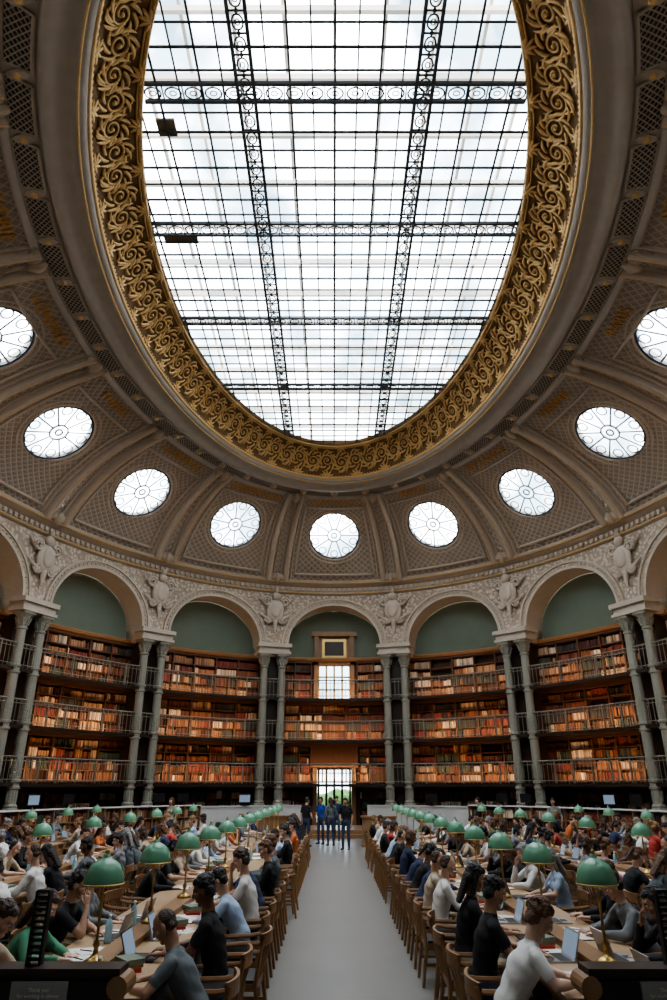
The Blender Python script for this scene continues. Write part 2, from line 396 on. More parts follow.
# ------------------------------------------------------------------ cove
CA0,CB0,CA1,CB1=19.7,14.6,GA+3.1,GB+3.1
def C(p,t,h=0.):
    p=np.asarray(p,float);t=np.asarray(t,float); p,t=np.broadcast_arrays(p,t)
    def base(p,t):
        a=CA0+(CA1-CA0)*t; b=CB0+(CB1-CB0)*(t-.40*t*(1-t)); cy=17.9+.6*t; z=13.15+3.85*(1.25*t-.25*t*t)
        return np.stack([b*np.sin(p),cy+a*np.cos(p),z],-1)
    X=base(p,t)
    if np.any(np.asarray(h)!=0):
        e=1e-3; dp=base(p+e,t)-X; dt=base(p,t+e)-X; n=np.cross(dp,dt); n/=np.linalg.norm(n,axis=-1)[...,None]
        n=np.where((n[...,2:3]>0),-n,n); X=X+n*np.asarray(h)[...,None] if np.ndim(h) else X+n*h
    return X
def Cframe(p,t):
    e=1e-3; X=C(p,t); dp=(C(p+e,t)-X)/e; dt=(C(p,t+e)-X)/e
    e1=unit(dp); e2=unit(dt-e1*np.dot(dt,e1)); n=np.cross(e1,e2)
    return X,e1,e2,n,dp,dt
OR=1.46
mb=MB(); wn=[]; fr=MB()
for k in range(NB):
    pc=float(phi_of(k*BAY)); pa=float(phi_of((k-.5)*BAY)); pb=float(phi_of((k+.5)*BAY))
    if pa>pc: pa-=2*math.pi
    if pb<pc: pb+=2*math.pi
    tc=.5+.15*math.sin(pc)**16
    X,e1,e2,n,dp,dt=Cframe(pc,tc)
    J=np.array([[dp@e1,dt@e1],[dp@e2,dt@e2]]); Ji=np.linalg.inv(J)
    al=list(np.linspace(0,2*np.pi,64,endpoint=False))
    circ=[];rect=[]
    N=64
    for a in al:
        d=Ji@(OR*np.array([math.cos(a),math.sin(a)])); circ.append((pc+d[0],tc+d[1]))
        ks=[]
        if d[0]>1e-9: ks.append((pb-pc)/d[0])
        if d[0]<-1e-9: ks.append((pa-pc)/d[0])
        if d[1]>1e-9: ks.append((1-tc)/d[1])
        if d[1]<-1e-9: ks.append((0-tc)/d[1])
        kk=min(ks); rect.append([pc+d[0]*kk,tc+d[1]*kk])
    for cx,ty in ((pa,0),(pb,0),(pa,1),(pb,1)):
        j=min(range(N),key=lambda i:((rect[i][0]-cx)*10)**2+((rect[i][1]-ty)*4)**2); rect[j]=[cx,ty]
    circ=np.array(circ);rect=np.array(rect); q=np.linspace(0,1,9)[None,:,None]
    UV=circ[:,None]*(1-q)+rect[:,None]*q
    G=C(UV[...,0],UV[...,1]); L=np.linalg.norm(dp);Lt=np.linalg.norm(dt)
    uv=np.stack([(UV[...,0]-pc)*L,(UV[...,1]-tc)*Lt],-1)
    grid(mb,G,0,uv,closed_u=True)
    hwp=(pb-pa)/2*.70
    cc=[]
    for a in np.linspace(-1,1,13): cc.append((pc+hwp*a,.07))
    for a in np.linspace(.07,.84,13)[1:]: cc.append((pc+hwp*(1-.05*a),a))
    for a in np.linspace(1,-1,13)[1:]: cc.append((pc+hwp*.95*a,.84))
    for a in np.linspace(.84,.07,13)[1:-1]: cc.append((pc-hwp*(1-.05*a),a))
    cc=np.array(cc); tube(fr,C(cc[:,0],cc[:,1],np.full(len(cc),.05)),.07,0,6,True)
    wn.append((X,e1,e2,n,pc,tc))
mb.obj('ceiling_cove',[M_panel],True)
fr.obj('trim_coffer_frames',[M_rib],True)
mb=MB()
for k in range(NB):
    pp=float(phi_of((k+.5)*BAY))
    t=np.linspace(0,1,17)
    sc=np.array([np.linalg.norm(Cframe(pp,tt)[4]) for tt in t])
    for d in (-1,1):
        for (w,h,o,m) in ((.19,.34,.50,0),(.06,.14,.80,0),(.05,.14,.22,0),(.018,.37,.50,2)):
            cen=pp+d*o*(1-.25*t)/sc; hw=w*(1-.25*t)/sc
            pts=np.stack([C(cen-hw,t,0),C(cen-hw*.8,t,h*.7),C(cen-hw*.45,t,h),C(cen+hw*.45,t,h),C(cen+hw*.8,t,h*.7),C(cen+hw,t,0)],1); grid(mb,pts,m)
    for tt,s_ in ((.97,.5),(.03,.45)):
        X,e1,e2,n,dp,dt=Cframe(pp,tt); 
        if n[2]>0: n=-n
        Mx=np.eye(4);Mx[:3,0]=e1;Mx[:3,1]=e2;Mx[:3,2]=n
        ell(mb,X+n*.12,(.55,.25,.2),1,12,7,Mx)
        for d in (-1,1):
            th=np.linspace(0,3*math.pi,24); r=.2*(1-th/th[-1]*.8)
            tube(mb,X+n*.22+e1[None]*(d*(.42+r*np.cos(th)))[:,None]+e2[None]*(r*np.sin(th))[:,None],.05,1,5)
            cap(mb,X+n*.2+e1*d*.2,X+n*.15+e1*d*.55-e2*.4,.08,.03,mat=1,n=6)
        ell(mb,X+n*.28,(.16,.34,.16),1,10,6,Mx)
mb.obj('trim_cove_ribs',[M_rib,M_stone,M_gold],True)
# oculus windows
mb=MB()
def ringprof(pr,m,n=48):
    a=np.linspace(0,2*np.pi,n,endpoint=False); pr=np.array(pr)
    G=np.zeros((n,len(pr),3)); G[...,0]=np.cos(a)[:,None]*pr[:,0]; G[...,1]=np.sin(a)[:,None]*pr[:,0]; G[...,2]=pr[:,1]; grid(mb,G,m,closed_u=True)
ringprof([(1.2,-.25),(1.2,.04),(1.23,.10),(1.28,.10),(1.31,.05),(1.36,.05),(1.40,.12),(1.45,.12),(1.49,.05),(1.52,-.1)],0)
ringprof([(1.13,-.05),(1.13,.05),(1.21,.05),(1.21,-.05),(1.13,-.05)],1)
ringprof([(.29,-.03),(.29,.03),(.34,.03),(.34,-.03),(.29,-.03)],1,24)
ringprof([(.10,-.03),(.10,.03),(.15,.03),(.15,-.03),(.1,-.03)],1,16)
for i in range(10):
    a=i*math.pi/5; c_,s_=math.cos(a),math.sin(a)
    tube(mb,[(.33*c_,.33*s_,0),(1.16*c_,1.16*s_,0)],.032,1,4)
    b=a+math.pi/10; th=np.linspace(0,2*np.pi,14,endpoint=False); r=.17
    tube(mb,np.stack([.95*math.cos(b)+r*np.cos(th),.95*math.sin(b)+r*np.sin(th),0*th],1),.025,1,4,True)
a=np.linspace(0,2*np.pi,32,endpoint=False); mb.add(np.stack([1.16*np.cos(a),1.16*np.sin(a),0*a-.02],1),[list(range(32))],2)
ome=mb.mesh('oculus_window',[M_stoneL,M_iron,M_glass])
for i,(X,e1,e2,n,pc,tc) in enumerate(wn):
    if n[2]>0: e1=-e1; n=-n
    M=np.eye(4);M[:3,0]=e1;M[:3,1]=e2;M[:3,2]=n;M[:3,3]=X-n*.03
    o=bpy.data.objects.new('window_%d'%(i+2),ome); o.matrix_world=Matrix(M.tolist())@Matrix.Scale(1.2,4); SC.collection.objects.link(o)
CITY=['CARTHAGE','ROME','BYZANCE','VIENNE','PARIS','BERLIN','WASHINGTON','MADRID','ATHENES','NINIVE','BABYLONE','ALEXANDRIE','LONDRES','THEBES','FLORENCE','JERUSALEM']
M_txt=mat('gilt_lettering',(.66,.34,.10),.45,.3)
for i,(X,e1,e2,n,pc,tc) in enumerate(wn):
    X,e1,e2,n,dp,dt=Cframe(pc,.915)
    if n[2]>0: n=-n
    x=np.cross(e2,n)
    cu=bpy.data.curves.new('t','FONT'); cu.body=CITY[i]; cu.size=.55; cu.align_x='CENTER'; cu.align_y='CENTER'; cu.extrude=.02; cu.space_character=1.1
    o=bpy.data.objects.new('tmp',cu); SC.collection.objects.link(o); dg=bpy.context.evaluated_depsgraph_get()
    me=bpy.data.meshes.new_from_object(o.evaluated_get(dg)); bpy.data.objects.remove(o)
    me.materials.clear(); me.materials.append(M_txt)
    M=np.eye(4);M[:3,0]=x;M[:3,1]=e2;M[:3,2]=n;M[:3,3]=X+n*.08
    o=bpy.data.objects.new('city_name_lettering',me); o.matrix_world=Matrix(M.tolist()); SC.collection.objects.link(o)
# ------------------------------------------------------------------ skylight ring
def E(p,d,z):
    p,d,z=np.broadcast_arrays(np.asarray(p,float),np.asarray(d,float),np.asarray(z,float))
    return np.stack([(GB+d)*np.sin(p),GY+(GA+d)*np.cos(p),z],-1)
NP=384
pp=np.linspace(-math.pi,math.pi,NP,endpoint=False)
def esweep(mb,prof,m):
    pr=np.array(prof); grid(mb,E(pp[:,None],pr[None,:,0],pr[None,:,1]),m,closed_u=True)
mb=MB()
esweep(mb,[(0,18.75),(0,18.5),(.3,18.35),(.7,18.0),(1.0,17.62),(1.2,17.25)],1)
esweep(mb,[(1.2,17.25),(1.2,17.1),(1.32,17.02),(1.45,17.02),(1.5,17.1),(1.62,17.12),(1.95,17.0),(2.0,16.9),(2.12,16.85),(2.22,16.85),(2.3,16.95),(2.36,17.05)],2)
esweep(mb,[(2.36,17.05),(3.1,16.98)],2)
esweep(mb,[(3.08,16.98),(3.08,16.88),(3.2,16.84),(3.28,16.8),(3.28,16.98)],2)
for d,z,r in ((.03,18.46,.06),(1.17,17.2,.06),(.12,18.4,.025),(1.40,17.0,.03)):
    tube(mb,E(pp,d,z),r,0,6,True)
mb.obj('ceiling_skylight_ring',[M_gold,M_goldbase,M_mould],True)
cprof=np.array([(0.02,18.49),(.3,18.35),(.7,18.0),(1.0,17.62),(1.19,17.25)])
cl=np.concatenate([[0],np.cumsum(np.linalg.norm(np.diff(cprof,axis=0),axis=1))]); WB=cl[-1]
dens=np.sqrt(((GB+.6)*np.cos(ph))**2+((GA+.6)*np.sin(ph))**2); el=np.concatenate([[0],np.cumsum((dens[1:]+dens[:-1])/2*np.diff(ph))]); EP=el[-1]
def S(u,v,h=.04):
    p=np.interp(np.asarray(u)%EP,el,ph); v=np.clip(v,0.02,WB-.02)
    d=np.interp(v,cl,cprof[:,0]); z=np.interp(v,cl,cprof[:,1])
    return E(p,d-h*.7,z-h*.7)
def Sup(u,v):
    return S(u,v,.3)-S(u,v,0)
mb=MB()
NW=42; lam=EP/NW
def ribbon(u,v,r,h=.045):
    pts=S(u,v,h); tube(mb,pts,r,0,5,False,up=Sup(u,v),flat=.8)
for w in range(NW):
    u0=w*lam
    uu=np.linspace(0,lam,23); ribbon(u0+uu,WB/2+.34*WB*np.sin(2*np.pi*uu/lam),.036)
    for half in (0,1):
        sg=1 if half==0 else -1
        cu_,cv=u0+lam*(.25+.5*half),WB/2+sg*.02*WB
        th=np.linspace(0,3.3*math.pi,30); r=.17*WB*(1-th/th[-1])**.8+.03
        ribbon(cu_-r*np.cos(th)*1.0,cv+sg*r*np.sin(th)*1.0,np.linspace(.042,.03,30))
        ell(mb,S(cu_,cv,.08),(.06,.06,.06),0,8,5)
        for q in range(9):
            an=q*2*math.pi/9+.3; rr=.25*WB
            t=np.linspace(0,1,6)
            lu=cu_+(rr*.72+t*.22)*np.cos(an+t*.9); lv=cv+(rr*.72+t*.30)*np.sin(an+t*.9)
            ribbon(lu,lv,.048*np.sin(np.pi*(.15+.8*t))+.008,.06)
        cu2,cv2=u0+lam*(.25+.5*half),WB/2-sg*.46*WB
        for q in (-1.2,-.6,0,.6,1.2):
            t=np.linspace(0,1,6); lu=cu2+t*.33*math.sin(q*1.2); lv=cv2+sg*t*.34*math.cos(q*1.1)
            ribbon(lu,lv,.048*np.sin(np.pi*(.15+.8*t))+.008,.06)
for v in (.05,WB-.05):
    nbd=int(EP/.16)
    for i in range(nbd): ell(mb,S(i*EP/nbd,v,.05),(.05,.05,.04),0,6,4)
mb.obj('trim_gilded_scrollwork',[M_gold],True)
mb=MB(); NG=44
d2=np.sqrt(((GB+2.7)*np.cos(ph))**2+((GA+2.7)*np.sin(ph))**2); el2=np.concatenate([[0],np.cumsum((d2[1:]+d2[:-1])/2*np.diff(ph))]); EP2=el2[-1]
for i in range(NG):
    u0=i*EP2/NG; L=EP2/NG
    uu=np.linspace(u0+.16,u0+L-.16,5); p=np.interp(uu,el2,ph)
    G=np.stack([E(p,2.46,16.99),E(p,3.0,16.93)],1); uv=np.stack([np.repeat((uu-u0)[:,None],2,1),np.repeat(np.array([[0,.62]]),5,0)],-1)
    grid(mb,G,0,uv)
    for dd in (2.42,3.04): tube(mb,E(p,dd,16.97),.045,1,5)
    for e_ in (uu[0],uu[-1]):
        q=np.interp(e_,el2,ph); tube(mb,E([q,q,q],[2.42,2.7,3.04],16.97),.04,1,5,up=(0,0,1))
    q=np.interp(u0%EP2,el2,ph); ell(mb,E(q,2.72,16.9),(.1,.1,.1),2,8,6); ell(mb,E(q,2.72,16.93),(.14,.3,.06) if abs(math.cos(q))>.7 else (.3,.14,.06),1,8,6)
mb.obj('trim_ring_grilles',[M_grill,M_rib,M_gold])
# ------------------------------------------------------------------ skylight ironwork
mb=MB(); mg=MB(); ZG=18.62; CELL=4.58; PN=CELL/8
def yext(x): return GA*math.sqrt(max(0,1-(x/GB)**2))
def xext(y): return GB*math.sqrt(max(0,1-((y)/GA)**2))
for i in range(-11,12):
    x=i*PN
    if abs(x)<GB-.05:
        w=.020 if i%2 else .028
        if i in (-4,4): continue
        box(mb,x-w,x+w,GY-yext(x),GY+yext(x),ZG-.05,ZG)
for j in range(-21,22):
    y=(j+.0)*PN
    if abs(y)<GA-.05:
        w=.020 if j%2 else .028
        if (j-4)%8==0 and abs(j)<16: continue
        xe=xext(y); box(mb,-xe,xe,GY+y-w,GY+y+w,ZG-.05,ZG)
def orn(cx,cy,vert,r=.135):
    th=np.linspace(0,2*np.pi,13)[:-1]
    a,b=(r*1.0,r*1.3) if vert else (r*1.3,r)
    tube(mb,np.stack([cx+a*np.cos(th),cy+b*np.sin(th),0*th+ZG-.08],1),.024,0,4,True)
    tube(mb,np.stack([cx+.4*a*np.cos(th),cy+.4*b*np.sin(th),0*th+ZG-.08],1),.016,0,4,True)
for x in (-CELL/2,CELL/2):
    ye=yext(x)
    for d in (-.21,.21): box(mb,x+d-.042,x+d+.042,GY-ye,GY+ye,ZG-.12,ZG)
    n=int(2*ye/.5)
    for q in range(n):
        y=GY-ye+(q+.5)*2*ye/n; orn(x,y,True); 
        yy=y+ye/n; box(mb,x-.2,x+.2,yy-.015,yy+.015,ZG-.10,ZG-.05); ell(mb,(x,yy,ZG-.08),(.06,.07,.03),0,6,4)
for jj in (-1.5,-.5,.5,1.5):
    y=jj*CELL
    xe=xext(y); ww=.24 if jj<0 else .18
    for d in (-ww,ww): box(mb,-xe,xe,GY+y+d-.042,GY+y+d+.042,ZG-.10,ZG)
    n=max(2,int(2*xe/.5))
    for q in range(n):
        x=-xe+(q+.5)*2*xe/n; orn(x,GY+y,False,.135*ww/.2)
        xx=x+xe/n; box(mb,xx-.015,xx+.015,GY+y-ww,GY+y+ww,ZG-.10,ZG-.05)
mb.obj('skylight_ironwork',[M_iron])
for i in range(-11,11):
    for j in range(-22,22):
        x0,x1,y0,y1=i*PN,(i+1)*PN,j*PN,(j+1)*PN
        xm=min(abs(x0),abs(x1)); ym=min(abs(y0),abs(y1))
        if (xm/GB)**2+(ym/GA)**2<1: mg.add([(x0,GY+y0,ZG+.01),(x1,GY+y0,ZG+.01),(x1,GY+y1,ZG+.01),(x0,GY+y1,ZG+.01)],[[0,1,2,3]])
mg.obj('skylight_glazing',[M_glass])
mb=MB(); box(mb,-4.85,-4.35,12.45,12.95,ZG+.02,ZG+.1); box(mb,-5.6,-4.5,16.5,16.9,ZG+.02,ZG+.1); mb.obj('maintenance_boards',[M_woodL])
mb=MB()
for y in np.arange(4,44,2.0): box(mb,-9,9,y-.06,y+.06,22.5,22.75)
for x in (-7.5,-6,-4.5,-3,-1.5,0,1.5,3,4.5,6,7.5): box(mb,x-.05,x+.05,2,44,22.8,22.95)
mb.obj('outer_roof_frame',[M_mould])
# ------------------------------------------------------------------ perimeter low cases
mb=MB(); bk=MB(); T=[]
RO=3.2
for sg in (-1,1):
    def W(a,b,*r):
        lo,hi=(a,b) if sg>0 else (-b,-a); wbar(mb,lo,hi,*r)
    W(2.2,9.0,RO-.06,RO+.06,0,1.3,1); W(2.2,9.0,RO-.1,RO+.1,1.3,1.36,1)
    W(9.0,42.0,RO-.05,RO,0,1.4,0); W(9.0,42.0,RO-.05,RO+.36,1.38,1.42,2); W(9.,42.,RO,RO+.33,0,.12,0)
    for z in (.12,.53,.95): W(9.,42.,RO,RO+.33,z-.015,z+.015,0)
    e=np.arange(9.0,42.1,1.0)
    wbox(mb,sg*e-.02,sg*e+.02,RO-.05,RO+.34,0,1.4,0)
    for j in range(len(e)-1):
        for z in (.14,.55,.97):
            x=e[j]+.04; g=rng.random()
            end=e[j+1]-.04-rng.random()*.2
            while x<end:
                if rng.random()<.2: g=rng.random()
                w=rng.uniform(.025,.06); a=sg*x; b=sg*(x+w*.93); T.append((min(a,b),max(a,b),RO+.02,RO+.24+rng.uniform(-.02,.03),z,z+rng.uniform(.24,.34),g,rng.random())); x+=w
mb.obj('low_perimeter_bookcase',[M_woodL,M_grey,M_white])
T=np.array(T); wbox(bk,*[T[:,i] for i in range(6)],uv=T[:,6:8]); bk.obj('shelved_books',[M_book])
# ------------------------------------------------------------------ furniture meshes
mb=MB()
for x in (-.22,.22):
    tube(mb,[(x*1.02,.2,0),(x,.2,.3),(x,.2,.64)],[.017,.021,.018],0,6)
    tube(mb,[(x*1.05,-.26,0),(x,-.2,.42),(x*1.0,-.24,.66),(x*.98,-.27,.80)],[.017,.022,.018,.016],0,6)
    tube(mb,[(x,.23,.64),(x*1.1,.05,.655),(x*1.08,-.12,.66),(x,-.24,.68)],[.02,.024,.022,.018],0,6)
    box(mb,x-.012,x+.012,-.2,.2,.37,.43,0); box(mb,x-.01,x+.01,-.22,.2,.2,.23,0)
box(mb,-.22,.22,.185,.21,.37,.43,0); box(mb,-.22,.22,-.21,-.185,.37,.43,0)
box(mb,-.225,.225,-.19,.225,.425,.455,1)
th=np.linspace(-1,1,9)
pts=[(.235*t,-.25-.05*(1-t*t),.77) for t in th]; g=np.array([[(p[0],p[1]+dy,p[2]+dz) for dy,dz in ((.012,-.05),(.012,.055),(-.012,.055),(-.012,-.05),(.012,-.05))] for p in pts]); grid(mb,g,0)
for t in (-.6,-.2,.2,.6): tube(mb,[(.22*t,-.2,.43),(.225*t,-.25-.05*(1-t*t),.74)],.010,0,5)
CH=mb.mesh('wooden_armchair',[M_chair,M_leather],False)
mb=MB()
lathe(mb,[(0.0,0),(.09,0),(.09,.02),(.055,.035),(.025,.06),(.018,.1),(.03,.13),(.012,.16),(.012,.42),(.022,.44),(.012,.47),(.012,.56),(.03,.58)],0,14)
q=.78
lathe(mb,[(.21*q,.55),(.213*q,.565),(.205*q,.60),(.185*q,.65),(.15*q,.695),(.10*q,.725),(.05*q,.742),(.03,.75),(.03,.77),(.0,.775)],1,24)
lathe(mb,[(.205*q,.55),(.195*q,.60),(.175*q,.64),(.14*q,.685),(.09*q,.715),(.0,.73)],2,24)
lathe(mb,[(.0,.77),(.018,.78),(.02,.795),(.0,.815)],0,10); lathe(mb,[(.214*q,.546),(.218*q,.552),(.214*q,.56),(.206*q,.552),(.214*q,.546)],0,24)
LP=mb.mesh('desk_lamp',[M_brass,M_lampg,M_lampw],True)
def laptopmesh(m):
    mb=MB(); box(mb,-.16,.16,-.11,.11,0,.015,0); box(mb,-.14,.14,-.01,.09,.015,.017,1); box(mb,-.05,.05,-.09,-.025,.015,.0165,1)
    R=Matrix.Translation((0,.11,.012))@Matrix.Rotation(math.radians(-18),4,'X')
    box(mb,-.16,.16,-.004,.004,0,.215,0,R); box(mb,-.15,.15,-.0055,-.0045,.01,.205,2,R)
    return mb.mesh('laptop_computer',[m,M_black,M_screen])
LT=[laptopmesh(M_alu),laptopmesh(M_black)]
mb=MB()
for sx in (-1,1):
    t=np.linspace(0,1,7); g=np.zeros((7,2,3)); g[:,:,0]=sx*t[:,None]*.15; g[:,0,1]=-.11; g[:,1,1]=.11; g[:,:,2]=(.012+.018*np.sin(np.pi*np.minimum(t*1.1,1)))[:,None]; grid(mb,g,0)
    box(mb,min(0,sx*.155),max(0,sx*.155),-.115,.115,0,.006,1)
    box(mb,min(0,sx*.148),max(0,sx*.148),-.108,.108,.006,.012,0)
OB=mb.mesh('open_book',[M_paper,M_woodD])
mb=MB(); box(mb,-.105,.105,-.148,.148,0,.002,0); box(mb,-.02,.19,-.1,.19,.0021,.004,0,Matrix.Rotation(.3,4,'Z')); tube(mb,[(.0,-.05,.009),(.1,.05,.009)],.004,1,6); PPm=mb.mesh('paper_sheets',[M_paper,M_black])
mb=MB(); lathe(mb,[(0,0),(.032,0),(.034,.02),(.034,.15),(.028,.18),(.012,.2),(.012,.215),(0,.215)],0,14); lathe(mb,[(0,.215),(.015,.212),(.015,.235),(0,.236)],1,12); BT=mb.mesh('water_bottle',[M_bottle,M_white],True)
mb=MB()
for i,(w,h,m) in enumerate(((.12,.03,0),(.11,.025,1),(.115,.035,2))):
    z=[0,.03,.055][i]; box(mb,-w,w,-.08,.08,z,z+h-.001,m,Matrix.Rotation(.15*i,4,'Z'))
ST=mb.mesh('book_stack',[M_red,M_woodL,M_green])
def put(me,name,x,y,z,rz):
    o=bpy.data.objects.new(name,me); o.location=(x,y,z); o.rotation_euler=(0,0,rz); SC.collection.objects.link(o); return o
def table(x,y0,y1,w=.56):
    mb=MB()
    box(mb,x-w,x+w,y0,y1,.715,.75,0); box(mb,x-w+.015,x+w-.015,y0+.01,y1-.01,.705,.715,1)
    box(mb,x-w+.08,x+w-.08,y0+.05,y1-.05,.62,.705,1)
    box(mb,x-.09,x+.09,y0+.1,y1-.1,.75,.80,1); box(mb,x-.1,x+.1,y0+.08,y1-.08,.80,.815,1)
    n=max(2,round((y1-y0)/2.6))
    for i in range(n+1):
        y=y0+.2+(y1-y0-.4)*i/n
        for d in (-1,1):
            lathe(mb,[(.045,0),(.05,.05),(.03,.1),(.05,.25),(.035,.45),(.055,.55),(.055,.62)],1,10,(x+d*(w-.14),y,0))
        box(mb,x-w+.14,x+w-.14,y-.03,y+.03,.12,.18,1)
    box(mb,x-.04,x+.04,y0+.2,y1-.2,.12,.17,1)
    mb.obj('long_reading_table',[M_table,M_woodL])
# ------------------------------------------------------------------ people
def remesh(mb,vox,it=2):
    me=mb.mesh('tmp',[]); bm=bmesh.new(); bm.from_mesh(me); bmesh.ops.recalc_face_normals(bm,faces=bm.faces); bm.to_mesh(me); bm.free()
    o=bpy.data.objects.new('tmp',me); SC.collection.objects.link(o)
    r=o.modifiers.new('r','REMESH'); r.mode='VOXEL'; r.voxel_size=vox
    if it: s=o.modifiers.new('s','SMOOTH'); s.iterations=it; s.factor=.5
    dg=bpy.context.evaluated_depsgraph_get(); m2=bpy.data.meshes.new_from_object(o.evaluated_get(dg))
    V=np.zeros(len(m2.vertices)*3); m2.vertices.foreach_get('co',V); V=V.reshape(-1,3)
    F=[list(p.vertices) for p in m2.polygons]
    bpy.data.objects.remove(o); bpy.data.meshes.remove(me); bpy.data.meshes.remove(m2)
    return V,F
def hand(sx):
    mb=MB()
    cap(mb,(0,-.02,0),(0,.03,0),(.026,.018),(.034,.016),(1,0,0))
    cap(mb,(0,.03,0),(0,.075,-.002),(.036,.015),(.040,.013),(1,0,0))
    for i,(x,L) in enumerate(((-.030,.070),(-.010,.080),(.011,.075),(.031,.058))):
        x*= sx
        p=np.array([x,.078,0]); a=-.15
        for seg,l in enumerate((.45,.32,.23)):
            q=p+np.array([x*.12*l,math.cos(a),math.sin(a)])*np.array([1,L*l,L*l]); cap(mb,p,q,.0088-.0008*seg,.0082-.0009*seg,n=8,k=2); p=q; a-=.42
    p=[(-sx*.028,.018,-.006),(-sx*.050,.045,-.014),(-sx*.056,.072,-.02),(-sx*.050,.092,-.024)]
    for i in range(3): cap(mb,p[i],p[i+1],(.014,.0105,.009)[i],(.0105,.009,.008)[i],n=8,k=2)
    return remesh(mb,.0042,1)
HANDS={s:hand(s) for s in (-1,1)}
def frameY(d,zh):
    y=unit(d); z=unit(np.array(zh,float)-y*np.dot(zh,y)); x=np.cross(y,z); R=np.eye(3); R[:,0]=x;R[:,1]=y;R[:,2]=z; return R
def make_person(name,pose,hair,sleeve='short',female=False,seed=0):
    out=MB()
    J=dict(pel=(0,0,.55),waist=(0,.0,.70),chest=(0,.05,.90),neck=(0,.09,1.07),head=(0,.14,1.235),pitch=-20,yaw=0,sh=.185)
    legs=[((-.09,.03,.535),(-.13,.44,.52),(-.13,.42,.10),(-.14,.55,.045)),((.09,.03,.535),(.13,.45,.52),(.14,.36,.10),(.15,.50,.045))]
    if pose=='type': arms=[((-.25,.19,.82),(-.11,.43,.795),(.15,1,-.03),(0,0,1)),((.25,.19,.82),(.11,.43,.795),(-.15,1,-.03),(0,0,1))]
    elif pose=='write':
        J.update(waist=(0,.03,.70),chest=(0,.13,.87),neck=(0,.20,1.02),head=(0,.285,1.17),pitch=-32)
        arms=[((-.29,.32,.80),(-.09,.50,.785),(.5,1,-.03),(0,0,1)),((.28,.28,.81),(.12,.50,.79),(-.25,1,-.05),(-.2,0,1))]
    elif pose=='chin':
        J.update(waist=(0,.03,.70),chest=(0,.12,.88),neck=(0,.18,1.03),head=(.02,.26,1.185),pitch=-22,yaw=-8)
        arms=[((-.27,.30,.80),(-.05,.47,.785),(.6,1,-.03),(0,0,1)),((.21,.40,.795),(.085,.375,1.02),(-.25,-.1,1),(.6,.8,0))]
    elif pose=='back':
        J.update(waist=(0,-.05,.70),chest=(0,-.06,.90),neck=(0,-.04,1.08),head=(0,.01,1.25),pitch=-12,yaw=15)
        arms=[((-.25,.06,.83),(-.12,.33,.83),(.3,1,.1),(0,-.1,1)),((.25,.06,.83),(.12,.33,.83),(-.3,1,.1),(0,-.1,1))]
    elif pose in('stand','walk'):
        J.update(pel=(0,0,.93),waist=(0,0,1.08),chest=(0,.0,1.28),neck=(0,-.0,1.46),head=(0,.04,1.625),pitch=-8)
        if pose=='stand':
            legs=[((-.09,0,.92),(-.11,.02,.50),(-.11,-.01,.09),(-.13,.12,.04)),((.09,0,.92),(.11,.02,.50),(.12,-.01,.09),(.14,.12,.04))]
            arms=[((-.25,-.03,1.13),(-.24,.06,.88),(0,.2,-1),(-1,0,0)),((.25,-.03,1.13),(.16,.16,1.0),(-.6,.8,.1),(.3,.6,.6))]
        else:
            legs=[((-.09,0,.92),(-.10,.18,.52),(-.10,.24,.10),(-.11,.37,.05)),((.09,0,.92),(.10,.03,.50),(.10,-.26,.17),(.10,-.17,.06))]
            arms=[((-.25,-.1,1.14),(-.24,-.06,.88),(0,.3,-1),(-1,0,0)),((.25,.05,1.14),(.23,.20,.92),(0,.5,-1),(1,0,0))]
    w=.9 if female else 1.0
    pr=[]
    body=MB()
    def c(p0,p1,r0,r1,tag,xd=None):
        cap(body,p0,p1,r0,r1,xd); a=r0 if np.isscalar(r0) else (r0[0]+r0[1])/2; b=r1 if np.isscalar(r1) else (r1[0]+r1[1])/2
        pr.append((np.array(p0,float),np.array(p1,float),a,b,tag))
    pel,wa,chs,nk=[np.array(J[k],float) for k in('pel','waist','chest','neck')]
    X=(1,0,0)
    Rm=np.array(Matrix.Rotation(math.radians(J['yaw']),3,'Z')@Matrix.Rotation(math.radians(J['pitch']),3,'X'))
    HS=.97; hd=np.array(J['head'],float)
    T=lambda v: HS*np.asarray(v)@Rm.T+hd
    c(pel+(0,0,-.01),pel+(0,0,.06),(.165,.115),(.155,.11),3,X)
    c(pel+(0,0,.10),wa,(.155,.11),(.138*w,.10),2,X)
    c(wa,chs,(.138*w,.10),(.165*w,.118),2,X)
    sh=nk+(np.array([0,-.01,-.06])); S_=J['sh']*w
    c(chs,chs+(sh-chs)*.75,(.165*w,.115),(.15*w,.09),2,X)
    c(sh+(-S_*.85,0,0),sh+(S_*.85,0,0),.058,.058,2,(0,1,0))
    c(sh+(-S_*.4,-.0,.015),sh+(S_*.4,-.0,.015),.062,.062,2,(0,1,0))
    c(nk+(0,-.005,-.03),T((0,-.028,-.035)),(.060*w,.060*w),(.050*w,.052*w),0,X)
    if female:
        for sx in (-1,1): c(chs+(sx*.07,.085,.0),chs+(sx*.07,.09,.01),.055,.052,2)
    for (h,k_,a,t),sx in zip(legs,(-1,1)):
        h,k_,a,t=map(np.array,(h,k_,a,t))
        c(h,k_,.088,.062,3); c(k_,k_+(a-k_)*.45,.06,.056,3); c(k_+(a-k_)*.45,a,.056,.042,3)
        c(a+(0,-.03,-.04),t,.042,.034,4)
